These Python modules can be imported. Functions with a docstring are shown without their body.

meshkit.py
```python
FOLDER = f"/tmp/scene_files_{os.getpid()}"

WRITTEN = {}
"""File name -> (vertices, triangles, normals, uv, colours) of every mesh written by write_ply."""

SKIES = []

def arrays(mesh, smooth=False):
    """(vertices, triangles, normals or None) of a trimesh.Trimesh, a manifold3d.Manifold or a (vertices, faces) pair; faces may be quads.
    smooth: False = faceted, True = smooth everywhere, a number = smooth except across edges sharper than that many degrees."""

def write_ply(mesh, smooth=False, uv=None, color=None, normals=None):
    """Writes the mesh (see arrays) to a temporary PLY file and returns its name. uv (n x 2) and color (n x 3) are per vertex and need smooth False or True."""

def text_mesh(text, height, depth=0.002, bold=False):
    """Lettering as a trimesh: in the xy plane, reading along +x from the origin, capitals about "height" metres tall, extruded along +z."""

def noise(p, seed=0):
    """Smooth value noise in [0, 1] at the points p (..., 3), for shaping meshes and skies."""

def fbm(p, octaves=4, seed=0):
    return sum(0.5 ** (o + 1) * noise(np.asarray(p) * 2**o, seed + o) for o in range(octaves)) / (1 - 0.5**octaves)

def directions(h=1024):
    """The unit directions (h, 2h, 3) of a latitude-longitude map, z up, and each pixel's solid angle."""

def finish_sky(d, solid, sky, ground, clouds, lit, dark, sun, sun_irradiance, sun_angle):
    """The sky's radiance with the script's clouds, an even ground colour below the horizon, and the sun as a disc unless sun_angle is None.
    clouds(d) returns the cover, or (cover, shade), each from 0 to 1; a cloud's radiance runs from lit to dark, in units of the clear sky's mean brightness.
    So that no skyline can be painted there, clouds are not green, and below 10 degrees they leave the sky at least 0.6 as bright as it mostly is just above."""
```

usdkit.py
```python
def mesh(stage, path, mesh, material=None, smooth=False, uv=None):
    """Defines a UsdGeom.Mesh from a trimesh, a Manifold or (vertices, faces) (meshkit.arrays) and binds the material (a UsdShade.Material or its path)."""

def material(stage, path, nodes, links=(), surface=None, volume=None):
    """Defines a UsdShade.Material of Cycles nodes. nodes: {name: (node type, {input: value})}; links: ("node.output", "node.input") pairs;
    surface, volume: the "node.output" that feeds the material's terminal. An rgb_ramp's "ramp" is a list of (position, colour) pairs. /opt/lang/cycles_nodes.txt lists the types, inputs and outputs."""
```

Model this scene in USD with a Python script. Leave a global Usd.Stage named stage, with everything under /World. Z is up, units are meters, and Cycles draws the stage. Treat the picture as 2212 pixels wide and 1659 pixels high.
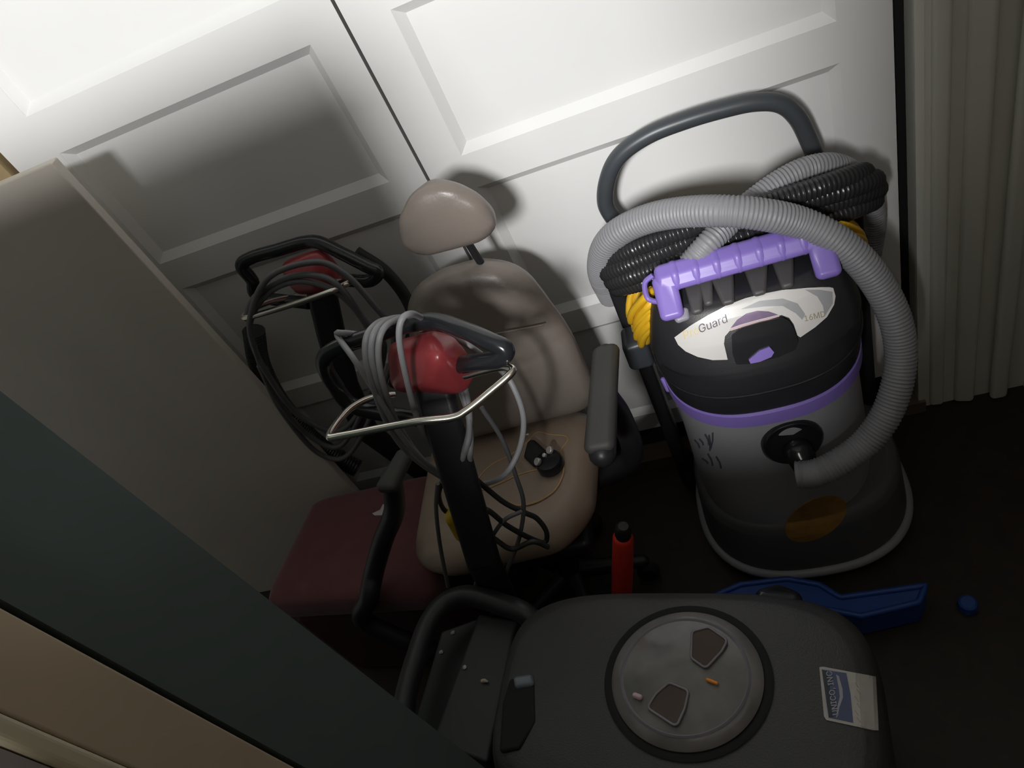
import math, random, numpy as np, trimesh, manifold3d, usdkit, meshkit
from pxr import Usd, UsdGeom, UsdLux, Gf, Sdf, UsdShade
from shapely.geometry import Polygon, Point, LineString

stage = Usd.Stage.CreateInMemory()
UsdGeom.SetStageUpAxis(stage, "Z")
UsdGeom.SetStageMetersPerUnit(stage, 1.0)
UsdGeom.Xform.Define(stage, "/World")
random.seed(7)
rng = np.random.default_rng(7)

# ------------------------------------------------------------------ camera
W, H, F = 2212.0, 1659.0, 1600.0
CAM = np.array([0.0, 0.0, 1.55])
_d = np.array([894.0, 1570.0, F]); _d /= np.linalg.norm(_d)                 # straight down, in the camera's axes (x right, y down, z forward)
_h = np.array([-5226.0, 1346.0, F]); _h -= _d * (_h @ _d); _h /= np.linalg.norm(_h)
_e = np.cross(_d, _h)                                                        # into the closet
TO_WORLD = np.stack([-_h, _e, -_d])
cam = UsdGeom.Camera.Define(stage, "/World/camera")
right, up, back = TO_WORLD @ [1, 0, 0], TO_WORLD @ [0, -1, 0], TO_WORLD @ [0, 0, -1]
m = Gf.Matrix4d(1.0)
for r_, v_ in enumerate((right, up, back, CAM)):
    for c_ in range(3):
        m[r_, c_] = float(v_[c_])
cam.AddTransformOp().Set(m)
cam.CreateFocalLengthAttr(36.0 * F / W)
cam.CreateHorizontalApertureAttr(36.0)
cam.CreateClippingRangeAttr((0.03, 100.0))
cam.CreateExposureAttr(0.0)

# ------------------------------------------------------------------ light: one unseen ceiling bulb behind the camera, lighting the doors, and a faint ambient dome
bulb = UsdLux.SphereLight.Define(stage, "/World/unseen_ceiling_bulb")
bulb.CreateRadiusAttr(0.22)
bulb.CreateIntensityAttr(185.0)
bulb.CreateColorAttr(Gf.Vec3f(1.0, 0.995, 0.99))
bulb.AddTranslateOp().Set((-0.38, -1.5, 2.2))  # out of view, placed to light the doors from behind the camera
dome = UsdLux.DomeLight.Define(stage, "/World/unseen_room_glow")
dome.CreateIntensityAttr(0.05)  # even ambient light standing for the unseen room behind
dome.CreateColorAttr(Gf.Vec3f(1.0, 0.97, 0.93))


# ------------------------------------------------------------------ helpers
def ray(px, py):
    return TO_WORLD @ np.array([px - W / 2, py - H / 2, F])


def at(px, py, X=None, Y=None, Z=None):
    """The point at world X, Y or Z on the line of sight of a pixel of the photograph."""
    r = ray(px, py)
    t = (X - CAM[0]) / r[0] if X is not None else (Y - CAM[1]) / r[1] if Y is not None else (Z - CAM[2]) / r[2]
    return CAM + r * t


def ats(pts, **k):
    return [at(p[0], p[1], **({"Y": p[2]} if len(p) > 2 else k)) for p in pts]


def spline(pts, n=12, closed=False):
    p = np.asarray(pts, float)
    if closed:
        p = np.vstack([p[-1], p, p[0], p[1]])
    else:
        p = np.vstack([2 * p[0] - p[1], p, 2 * p[-1] - p[-2]])
    out = []
    for i in range(1, len(p) - 2):
        t = np.linspace(0, 1, n, endpoint=False)[:, None]
        a, b, c, d = p[i - 1], p[i], p[i + 1], p[i + 2]
        out.append(0.5 * (2 * b + (c - a) * t + (2 * a - 5 * b + 4 * c - d) * t ** 2 + (3 * b - a - 3 * c + d) * t ** 3))
    if not closed:
        out.append(p[-2:-1])
    return np.vstack(out)


def resample(p, step, closed=False):
    p = np.asarray(p, float)
    if closed:
        p = np.vstack([p, p[:1]])
    s = np.r_[0, np.cumsum(np.linalg.norm(np.diff(p, axis=0), axis=1))]
    n = max(2, int(s[-1] / step) + 1)
    q = np.linspace(0, s[-1], n, endpoint=not closed)
    return np.stack([np.interp(q, s, p[:, k]) for k in range(3)], 1), q


def tube(pts, r, sides=10, closed=False, flat=None):
    """A swept tube; r a number or one per point; flat = (width factor, thickness factor, up vector) for a flattened section."""
    p = np.asarray(pts, float)
    n = len(p)
    t = (np.roll(p, -1, 0) - np.roll(p, 1, 0)) if closed else np.gradient(p, axis=0)
    t /= np.linalg.norm(t, axis=1, keepdims=True) + 1e-12
    a = np.zeros_like(p)
    v = np.array([0, 0, 1.0]) if abs(t[0][2]) < 0.9 else np.array([1.0, 0, 0])
    for i in range(n):
        v = v - t[i] * (v @ t[i]); v /= np.linalg.norm(v); a[i] = v
    b = np.cross(t, a)
    ang = np.arange(sides) * 2 * np.pi / sides
    if closed:                                                              # spread the twist left over
        v2 = a[-1] - t[0] * (a[-1] @ t[0]); tw = math.atan2(v2 @ b[0], v2 @ a[0])
    else:
        tw = 0
    offs = -tw * np.arange(n) / n
    A = ang[None, :] + offs[:, None]
    r = np.broadcast_to(r, (n,))
    V = p[:, None] + r[:, None, None] * (np.cos(A)[..., None] * a[:, None] + np.sin(A)[..., None] * b[:, None])
    V = V.reshape(-1, 3)
    m_ = n if closed else n - 1
    i, j = np.meshgrid(np.arange(m_), np.arange(sides), indexing="ij")
    i2 = (i + 1) % n; j2 = (j + 1) % sides
    q = np.stack([i * sides + j, i * sides + j2, i2 * sides + j2, i2 * sides + j], -1).reshape(-1, 4)
    f = np.vstack([q[:, [0, 1, 2]], q[:, [0, 2, 3]]])
    if not closed:
        c0, c1 = len(V), len(V) + 1
        V = np.vstack([V, p[0], p[-1]])
        k = np.arange(sides)
        f = np.vstack([f, np.stack([np.full(sides, c0), (k + 1) % sides, k], 1), np.stack([np.full(sides, c1), (n - 1) * sides + k, (n - 1) * sides + (k + 1) % sides], 1)])
    return fix(trimesh.Trimesh(V, f, process=False))


def fix(m_):
    if m_.volume < 0:
        m_.invert()
    return m_


def hose(pts, r, pitch=0.006, depth=0.1, sides=14, closed=False):
    p, s = resample(pts, pitch / 4, closed)
    return tube(p, r * (1 + depth * np.cos(2 * np.pi * s / pitch)), sides, closed)


def hull(points, r):
    """Rounded solid: the hull of balls at the points."""
    r = np.broadcast_to(r, (len(points),))
    ms = [manifold3d.Manifold.sphere(float(k), 16).translate([float(x) for x in p]) for p, k in zip(points, r)]
    return to_tri(manifold3d.Manifold.batch_hull(ms))


def soft(points, r, step=0.012, n=30, up=1.03):
    """A cushion: the hull of balls, refined and relaxed so that its edges round off."""
    r = np.broadcast_to(r, (len(points),))
    mf = manifold3d.Manifold.batch_hull([manifold3d.Manifold.sphere(float(k), 16).translate([float(x) for x in p]) for p, k in zip(points, r)])
    t = to_tri(mf.refine_to_length(step))
    c0, e0 = t.bounds.mean(0), np.ptp(t.bounds, axis=0)
    trimesh.smoothing.filter_laplacian(t, lamb=0.5, iterations=n)
    c1, e1 = t.bounds.mean(0), np.ptp(t.bounds, axis=0)
    t.vertices = (t.vertices - c1) * (e0 / e1) + c0                           # relaxing shrinks it: back to its size
    return t


def to_tri(mf):
    q = mf.to_mesh()
    return trimesh.Trimesh(np.array(q.vert_properties[:, :3]), np.array(q.tri_verts), process=True)


def to_man(t):
    return manifold3d.Manifold(manifold3d.Mesh(np.asarray(t.vertices, np.float32), np.asarray(t.faces, np.uint32)))


def rbox(x0, x1, y0, y1, z0, z1, r=0.004):
    r = min(r, (x1 - x0) / 2.01, (y1 - y0) / 2.01, (z1 - z0) / 2.01)
    return hull([(x, y, z) for x in (x0 + r, x1 - r) for y in (y0 + r, y1 - r) for z in (z0 + r, z1 - r)], r)


def box(x0, x1, y0, y1, z0, z1):
    b = trimesh.creation.box([x1 - x0, y1 - y0, z1 - z0]); b.apply_translation([(x0 + x1) / 2, (y0 + y1) / 2, (z0 + z1) / 2]); return b


def turned(mesh, angle, axis, about):
    mesh = mesh.copy(); mesh.apply_transform(trimesh.transformations.rotation_matrix(math.radians(angle), axis, about)); return mesh


def lathe(profile, centre, axis=(0, 0, 1), n=48):
    """Revolves (radius, height) pairs about the axis through centre."""
    pr = np.asarray(profile, float)
    ang = np.arange(n) * 2 * np.pi / n
    V = np.stack([pr[:, None, 0] * np.cos(ang), pr[:, None, 0] * np.sin(ang), np.repeat(pr[:, 1:2], n, 1)], -1).reshape(-1, 3)
    k = len(pr)
    i, j = np.meshgrid(np.arange(k - 1), np.arange(n), indexing="ij")
    q = np.stack([i * n + j, i * n + (j + 1) % n, (i + 1) * n + (j + 1) % n, (i + 1) * n + j], -1).reshape(-1, 4)
    t = trimesh.Trimesh(V, np.vstack([q[:, [0, 1, 2]], q[:, [0, 2, 3]]]), process=True)
    t.update_faces(t.nondegenerate_faces())
    t.apply_transform(trimesh.geometry.align_vectors([0, 0, 1], np.asarray(axis, float)))
    t.apply_translation(centre)
    return fix(t)


def sq(v, p):
    return np.sign(v) * np.abs(v) ** p


class Loft:
    """A stack of superellipse sections (z, rx, ry, exponent, cx, cy): a mesh, and the surface for laying things on it."""

    def __init__(self, secs, dense=3, yaw=0.0):
        self.yaw = math.radians(yaw)
        s = np.asarray(secs, float)
        z = np.linspace(0, len(s) - 1, (len(s) - 1) * dense + 1)
        self.s = np.stack([np.interp(z, np.arange(len(s)), s[:, k]) for k in range(6)], 1)

    def mesh(self, n=72):
        a = np.arange(n) * 2 * np.pi / n
        V = []
        for z, rx, ry, e, cx, cy in self.s:
            V.append(np.stack([cx + rx * sq(np.cos(a), 2 / e), cy + ry * sq(np.sin(a), 2 / e), np.full(n, z)], 1))
        k = len(V)
        c, s_ = math.cos(self.yaw), math.sin(self.yaw); o = self.s[0, 4:6]
        for v in V:
            v[:, :2] = o + (v[:, :2] - o) @ np.array([[c, s_], [-s_, c]])
        c0, c1 = V[0].mean(0), V[-1].mean(0)
        V = np.vstack(V + [c0[None], c1[None]])
        i, j = np.meshgrid(np.arange(k - 1), np.arange(n), indexing="ij")
        q = np.stack([i * n + j, i * n + (j + 1) % n, (i + 1) * n + (j + 1) % n, (i + 1) * n + j], -1).reshape(-1, 4)
        jj = np.arange(n)
        f = np.vstack([q[:, [0, 1, 2]], q[:, [0, 2, 3]], np.stack([np.full(n, k * n), (jj + 1) % n, jj], 1), np.stack([np.full(n, k * n + 1), (k - 1) * n + jj, (k - 1) * n + (jj + 1) % n], 1)])
        return fix(trimesh.Trimesh(V, f, process=False))

    def inside(self, p):
        z = self.s[:, 0]
        if p[2] < z[0] or p[2] > z[-1]:
            return 1.0
        if self.yaw:
            c, s_ = math.cos(self.yaw), math.sin(self.yaw); o = self.s[0, 4:6]; q = p[:2] - o
            p = np.array([o[0] + c * q[0] + s_ * q[1], o[1] - s_ * q[0] + c * q[1], p[2]])
        rx, ry, e, cx, cy = (np.interp(p[2], z, self.s[:, k]) for k in range(1, 6))
        return (abs((p[0] - cx) / rx) ** e + abs((p[1] - cy) / ry) ** e) - 1

    def hit(self, px, py):
        r = ray(px, py); r = r / np.linalg.norm(r)
        t, best = 0.2, (9e9, 0.2)
        while t < 2.2:
            v = self.inside(CAM + r * t)
            best = min(best, (v, t))
            if v <= 0:
                break
            t += 0.004
        else:
            return CAM + r * best[1]                                         # the sight line just misses the edge
        lo, hi = t - 0.004, t
        for _ in range(14):
            mid = (lo + hi) / 2
            lo, hi = (lo, mid) if self.inside(CAM + r * mid) <= 0 else (mid, hi)
        return CAM + r * hi

    def normal(self, p, h=0.002):
        g = np.array([self.inside(p + d_) - self.inside(p - d_) for d_ in np.eye(3) * h])
        return g / (np.linalg.norm(g) + 1e-12)


class Flat:
    """A level or upright plane, for the same use as Loft."""

    def __init__(self, n=(0, 0, 1), **k):
        self.k, self.n = k, np.asarray(n, float)

    def hit(self, px, py):
        return at(px, py, **self.k)

    def normal(self, p):
        return self.n


def lay(surface, verts2d, faces, lift=0.0008, thick=0.0012):
    """Lays a flat triangulation given in photograph pixels on a surface, as a thin solid."""
    P = np.array([surface.hit(*v) for v in verts2d]); N = np.array([surface.normal(p) for p in P])
    m_ = trimesh.Trimesh(P, faces, process=False)
    f = np.asarray(faces)
    if (m_.face_normals * N[f[:, 0]]).sum() < 0:
        f = f[:, ::-1]
    top, bot = P + N * (lift + thick), P + N * (lift - 0.002)
    e = np.vstack([f[:, [0, 1]], f[:, [1, 2]], f[:, [2, 0]]])
    seen = {tuple(x) for x in e}
    rim = np.array([x for x in e if (x[1], x[0]) not in seen])
    n = len(P)
    side = np.vstack([np.stack([rim[:, 0], rim[:, 0] + n, rim[:, 1]], 1), np.stack([rim[:, 1], rim[:, 0] + n, rim[:, 1] + n], 1)])
    return trimesh.Trimesh(np.vstack([top, bot]), np.vstack([f, f[:, ::-1] + n, side]), process=False)


def cells(poly, step):
    """A triangulation of a polygon fine enough to follow a curved surface."""
    v, f = trimesh.creation.triangulate_polygon(poly, engine="earcut")
    v3 = np.c_[v, np.zeros(len(v))]
    v3, f = trimesh.remesh.subdivide_to_size(v3, f, step, max_iter=12)
    v3, inv = np.unique(np.round(v3, 4), axis=0, return_inverse=True)
    f = inv.reshape(-1)[f]
    f = f[(f[:, 0] != f[:, 1]) & (f[:, 1] != f[:, 2]) & (f[:, 0] != f[:, 2])]
    return v3[:, :2], f


def patch(surface, pts, step=14, lift=0.0008, thick=0.0012, smooth=0):
    p = Polygon(pts)
    if smooth:
        p = p.buffer(-smooth, quad_segs=6).buffer(2 * smooth, quad_segs=6).buffer(-smooth, quad_segs=6)
    return lay(surface, *cells(p, step), lift, thick)


def lettering(surface, text, origin, along, upward, height_px, lift=0.0014, bold=False, thick=0.0004):
    """Text on a surface: origin, reading direction and up direction in photograph pixels."""
    t = meshkit.text_mesh(text, 1.0, 0.01, bold)
    low = np.abs(t.vertices[:, 2]) < 1e-6
    f = t.faces[low[t.faces].all(1)]
    used = np.unique(f); re_ = -np.ones(len(t.vertices), int); re_[used] = np.arange(len(used))
    v = t.vertices[used][:, :2]; f = re_[f]
    a, b = np.asarray(along, float), np.asarray(upward, float)
    a /= np.linalg.norm(a); b /= np.linalg.norm(b)
    q = np.asarray(origin, float) + height_px * (v[:, :1] * a + v[:, 1:] * b)
    return lay(surface, q, f, lift, thick)


def join(*ms):
    return trimesh.util.concatenate([x for x in ms if x is not None])


# ------------------------------------------------------------------ materials
LOOKS = "/World/Looks/"
UsdGeom.Scope.Define(stage, "/World/Looks")


def mat(name, color, rough=0.5, metal=0.0, spec=0.5, vary=0.12, scale=9.0, bump=0.0, bump_scale=300.0, coat=0.0, sheen=0.0, trans=0.0, ior=1.5):
    c = np.array(color, float)
    nodes = {"tc": ("texture_coordinate", {}), "n": ("noise_texture", {"scale": scale, "detail": 4.0}),
             "ramp": ("rgb_ramp", {"ramp": [(0.25, tuple(c * (1 - vary))), (0.75, tuple(np.clip(c * (1 + vary), 0, 1)))]}),
             "p": ("principled_bsdf", {"roughness": rough, "metallic": metal, "specular_ior_level": spec, "coat_weight": coat, "sheen_weight": sheen, "transmission_weight": trans, "ior": ior})}
    links = [("tc.object", "n.vector"), ("n.fac", "ramp.fac"), ("ramp.color", "p.base_color")]
    if bump:
        nodes["bn"] = ("noise_texture", {"scale": bump_scale, "detail": 2.0})
        nodes["b"] = ("bump", {"strength": bump, "distance": 0.002})
        links += [("tc.object", "bn.vector"), ("bn.fac", "b.height"), ("b.normal", "p.normal")]
    return usdkit.material(stage, LOOKS + name, nodes, links, surface="p.BSDF")


M = dict(
    door_paint=mat("door_paint", (0.80, 0.80, 0.79), 0.42, vary=0.03, scale=3, bump=0.06, bump_scale=60),
    casing_paint=mat("casing_paint", (0.76, 0.76, 0.68), 0.55, vary=0.06, scale=4),
    green_paint=mat("green_paint", (0.07, 0.16, 0.07), 0.6),
    gap_black=mat("gap_black", (0.008, 0.008, 0.009), 0.8),  # gasket black, also the painted shade of door gaps and pocket
    tan_wood=mat("tan_wood", (0.42, 0.31, 0.17), 0.5, vary=0.2, scale=14),
    brown_wood=mat("brown_wood", (0.42, 0.34, 0.24), 0.5, vary=0.15, scale=5),
    pale_strip=mat("pale_strip", (0.45, 0.40, 0.28), 0.5),
    mauve_wall=mat("mauve_wall", (0.34, 0.31, 0.31), 0.6),
    slate_green=mat("slate_green", (0.072, 0.096, 0.090), 0.6, vary=0.15, scale=5),
    floor_brown=mat("floor_brown", (0.026, 0.017, 0.011), 0.6, vary=0.3, scale=20),
    sill_wood=mat("sill_wood", (0.16, 0.12, 0.09), 0.5),
    beige_metal=mat("beige_metal", (0.57, 0.52, 0.455), 0.5, vary=0.06, scale=5, bump=0.05),
    ceiling_white=mat("ceiling_white", (0.5, 0.5, 0.48), 0.8),
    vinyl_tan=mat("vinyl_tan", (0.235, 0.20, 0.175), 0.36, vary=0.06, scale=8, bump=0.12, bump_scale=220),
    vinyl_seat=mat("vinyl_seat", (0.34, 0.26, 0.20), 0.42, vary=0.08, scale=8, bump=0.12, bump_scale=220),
    arm_gray=mat("arm_gray", (0.048, 0.047, 0.044), 0.6),
    black_plastic=mat("black_plastic", (0.020, 0.020, 0.023), 0.42, bump=0.08, bump_scale=500),
    black_gloss=mat("black_gloss", (0.016, 0.017, 0.020), 0.2),
    black_rubber=mat("black_rubber", (0.014, 0.014, 0.015), 0.65),
    machine_black=mat("machine_black", (0.047, 0.046, 0.047), 0.48, vary=0.1, bump=0.35, bump_scale=420),
    dark_panel=mat("dark_panel", (0.045, 0.042, 0.048), 0.55),
    hose_black=mat("hose_black", (0.026, 0.026, 0.028), 0.28),
    hose_gray=mat("hose_gray", (0.27, 0.27, 0.285), 0.5, vary=0.05),
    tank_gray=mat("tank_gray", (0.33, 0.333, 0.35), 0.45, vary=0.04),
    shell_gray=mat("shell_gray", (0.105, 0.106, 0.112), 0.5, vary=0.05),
    highlight_gray=mat("highlight_gray", (0.16, 0.19, 0.23), 0.3),  # paints the highlight on the hand pocket
    frame_gray=mat("frame_gray", (0.055, 0.062, 0.07), 0.38),
    purple=mat("purple", (0.25, 0.175, 0.56), 0.38, vary=0.05),
    emblem_purple=mat("emblem_purple", (0.20, 0.13, 0.24), 0.4, vary=0.3, scale=30),
    emblem_edge=mat("emblem_edge", (0.62, 0.45, 0.48), 0.4),
    label_white=mat("label_white", (0.66, 0.64, 0.62), 0.35, vary=0.02),
    label_gray=mat("label_gray", (0.36, 0.36, 0.37), 0.35, vary=0.05),
    letter_dark=mat("letter_dark", (0.10, 0.09, 0.12), 0.4),
    letter_yellow=mat("letter_yellow", (0.72, 0.60, 0.30), 0.4),
    letter_tan=mat("letter_tan", (0.38, 0.33, 0.24), 0.4),
    fin_gray=mat("fin_gray", (0.075, 0.072, 0.07), 0.5),
    latch_gray=mat("latch_gray", (0.30, 0.29, 0.34), 0.35),
    yellow_cord=mat("yellow_cord", (0.78, 0.46, 0.02), 0.42, vary=0.08),
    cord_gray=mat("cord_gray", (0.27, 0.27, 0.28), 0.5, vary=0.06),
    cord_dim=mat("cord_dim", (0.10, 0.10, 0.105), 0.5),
    cord_black=mat("cord_black", (0.02, 0.02, 0.02), 0.45),
    cord_tan=mat("cord_tan", (0.52, 0.33, 0.17), 0.45),
    red_plastic=mat("red_plastic", (0.30, 0.042, 0.048), 0.3, vary=0.15),
    red_bright=mat("red_bright", (0.90, 0.06, 0.035), 0.35),
    chrome=mat("chrome", (0.72, 0.69, 0.62), 0.22, metal=1.0, vary=0.05),
    silver=mat("silver", (0.75, 0.73, 0.70), 0.35, metal=0.6),
    yellow_plug=mat("yellow_plug", (0.62, 0.40, 0.02), 0.4),
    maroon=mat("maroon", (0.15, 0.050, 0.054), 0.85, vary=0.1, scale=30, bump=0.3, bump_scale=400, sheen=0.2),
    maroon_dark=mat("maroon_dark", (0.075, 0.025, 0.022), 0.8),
    paper_white=mat("paper_white", (0.62, 0.56, 0.60), 0.6),
    blue_plastic=mat("blue_plastic", (0.020, 0.075, 0.33), 0.4),
    orange_sticker=mat("orange_sticker", (0.30, 0.16, 0.035), 0.5, vary=0.25, scale=40),
    orange_float=mat("orange_float", (0.9, 0.32, 0.04), 0.4),
    lid_clear=mat("lid_clear", (0.40, 0.375, 0.37), 0.14, trans=0.55, ior=1.4, vary=0.3, scale=16),
    lid_rim=mat("lid_rim", (0.24, 0.22, 0.25), 0.25, vary=0.1),
    basin=mat("basin", (0.24, 0.21, 0.19), 0.7, vary=0.45, scale=11),
    well_brown=mat("well_brown", (0.075, 0.048, 0.036), 0.6, vary=0.3),
    sticker_blue=mat("sticker_blue", (0.075, 0.095, 0.19), 0.35, vary=0.12, scale=30),
    sticker_navy=mat("sticker_navy", (0.03, 0.035, 0.05), 0.35),
    sticker_white=mat("sticker_white", (0.48, 0.45, 0.42), 0.45, vary=0.1, scale=60),
    sticker_ink=mat("sticker_ink", (0.40, 0.38, 0.42), 0.4),
    crumb=mat("crumb", (0.62, 0.50, 0.42), 0.7, vary=0.3, scale=90),
    screw_steel=mat("screw_steel", (0.35, 0.33, 0.31), 0.4, metal=0.8),
)

# ------------------------------------------------------------------ naming
_used = {}


def numbered(parent, name):
    k = (parent, name); n = _used.get(k, 0); _used[k] = n + 1
    return name if n == 0 else f"{name}_{n:03d}"


_origin = {}


def tag(prim, label=None, category=None, group=None, kind=None):
    for k, v in (("label", label), ("category", category), ("group", group), ("kind", kind)):
        if v:
            prim.SetCustomDataByKey(k, v)


def thing(name, label, category, loc, group=None):
    path = "/World/" + numbered("/World", name)
    x = UsdGeom.Xform.Define(stage, path); x.AddTranslateOp().Set(tuple(float(v) for v in loc))
    _origin[path] = np.asarray(loc, float)
    tag(x.GetPrim(), label, category, group)
    return path


def part(parent, name, mesh, material, smooth=35, label=None, kind=None):
    """A part (or sub-part) of a thing; the mesh is given in world coordinates."""
    path = parent + "/" + numbered(parent, name)
    root = "/".join(path.split("/")[:3])
    mesh = mesh.copy(); mesh.apply_translation(-_origin[root])
    p = usdkit.mesh(stage, path, mesh, M[material], smooth=smooth).GetPrim()
    tag(p, label, None, None, kind)
    return path


def single(name, mesh, material, label, category, smooth=35, group=None, loc=None):
    """A thing that is one mesh."""
    path = "/World/" + numbered("/World", name)
    lo, hi = mesh.bounds
    loc = np.array([(lo[0] + hi[0]) / 2, (lo[1] + hi[1]) / 2, lo[2]]) if loc is None else np.asarray(loc, float)
    mesh = mesh.copy(); mesh.apply_translation(-loc)
    g = usdkit.mesh(stage, path, mesh, M[material], smooth=smooth)
    g.AddTranslateOp().Set(tuple(float(v) for v in loc))
    tag(g.GetPrim(), label, category, group)
    return path


def struct(name, mesh, material, label=None, category=None, smooth=False):
    path = "/World/" + numbered("/World", name)
    _origin[path] = np.zeros(3)
    p = usdkit.mesh(stage, path, mesh, M[material], smooth=smooth).GetPrim()
    tag(p, label, category, None, "structure")
    return path


def struct_group(name, label, category):
    path = "/World/" + name
    _origin[path] = np.zeros(3)
    tag(UsdGeom.Xform.Define(stage, path).GetPrim(), label, category, None, "structure")
    return path


# ================================================================== THE SETTING
YD = 1.20                                                   # the doors' face
struct("floor", box(-2.4, 1.6, -2.2, 1.6, -0.05, 0.0), "floor_brown", "dark brown floor at the bottom of the closet", "floor")
struct("ceiling", box(-2.4, 1.6, -0.35, 1.6, 2.45, 2.5), "ceiling_white", "plain ceiling out of view above the closet", "ceiling")  # out of view, bounces light into the closet
struct("wall_back", join(box(-2.4, -1.235, YD + 0.01, YD + 0.1, 0, 2.45), box(0.70, 1.6, YD + 0.01, YD + 0.1, 0, 2.45), box(-1.235, 0.70, YD + 0.01, YD + 0.1, 2.12, 2.45), box(-1.235, 0.70, YD + 0.07, YD + 0.1, 0, 2.12)),
       "green_paint", "green wall behind the white panel doors", "wall")


def ring_wedge(x0, x1, z0, z1, w, y0, depth):
    """The sloped moulding around a sunken panel, four mitred slopes from the face y0 down to y0 + depth."""
    o = [(x0, z0), (x1, z0), (x1, z1), (x0, z1)]
    i = [(x0 + w, z0 + w), (x1 - w, z0 + w), (x1 - w, z1 - w), (x0 + w, z1 - w)]
    V = [(x, y0, z) for x, z in o] + [(x, y0 + depth, z) for x, z in i] + [(x, y0 + depth + 0.004, z) for x, z in o] + [(x, y0 + depth + 0.004, z) for x, z in i]
    f = []
    for k in range(4):
        n = (k + 1) % 4
        f += [(k, n, 4 + n), (k, 4 + n, 4 + k), (4 + k, 4 + n, 12 + n), (4 + k, 12 + n, 12 + k), (8 + k, 12 + n, 8 + n), (8 + k, 12 + k, 12 + n), (k, 8 + n, n), (k, 8 + k, 8 + n)]
    return fix(trimesh.Trimesh(V, f, process=False))


ROWS = [(0.19, 0.505), (0.565, 0.907), (0.975, 1.238), (1.312, 1.62), (1.69, 1.98)]


def panel_door(name, x0, x1, px0, px1, label, knob=None):
    d = struct_group(name, label, "door")
    zt, zb = 2.08, 0.135
    part(d, "stile", box(x0, px0, YD, YD + 0.03, zb, zt), "door_paint", False)
    part(d, "stile", box(px1, x1, YD, YD + 0.03, zb, zt), "door_paint", False)
    edges = [zb] + [z for r in ROWS for z in r] + [zt]
    for k in range(0, len(edges), 2):
        part(d, "rail", box(px0, px1, YD, YD + 0.03, edges[k], edges[k + 1]), "door_paint", False)
    for z0, z1 in ROWS:
        p = part(d, "panel", box(px0, px1, YD + 0.014, YD + 0.03, z0, z1), "door_paint", False)
        part(p, "moulding", ring_wedge(px0, px1, z0, z1, 0.016, YD + 0.0005, 0.0135), "door_paint", False)
    return d


panel_door("door_1", -1.135, -0.4395, -1.035, -0.505, "left white panel door, its lower half in shadow behind the chair")
panel_door("door_2", -0.4335, 0.352, -0.360, 0.272, "right white panel door behind the wet vacuum, brightly lit at the top")
struct("trim_1", join(box(0.378, 0.392, YD - 0.012, YD + 0.06, 0, 2.12), box(0.392, 0.712, YD - 0.004, YD + 0.06, 0, 2.12), box(0.60, 0.712, YD - 0.012, YD, 0, 2.12), hull([(0.412, YD - 0.004, 0.01), (0.412, YD - 0.004, 2.11), (0.425, YD - 0.006, 0.01), (0.425, YD - 0.006, 2.11)], 0.008),
       hull([(0.465, YD - 0.006, 0.01), (0.465, YD - 0.006, 2.11), (0.485, YD - 0.012, 0.01), (0.485, YD - 0.012, 2.11)], 0.01),
       hull([(0.535, YD - 0.02, 0.01), (0.535, YD - 0.02, 2.11), (0.55, YD - 0.02, 0.01), (0.55, YD - 0.02, 2.11)], 0.01)),
       "casing_paint", "grey-green moulded door casing at the right edge", "door casing", 30)
struct("trim_2", box(-1.235, -1.145, YD - 0.01, YD + 0.06, 0, 2.12), "tan_wood", "tan wooden jamb at the left of the white doors", "door jamb")
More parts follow.
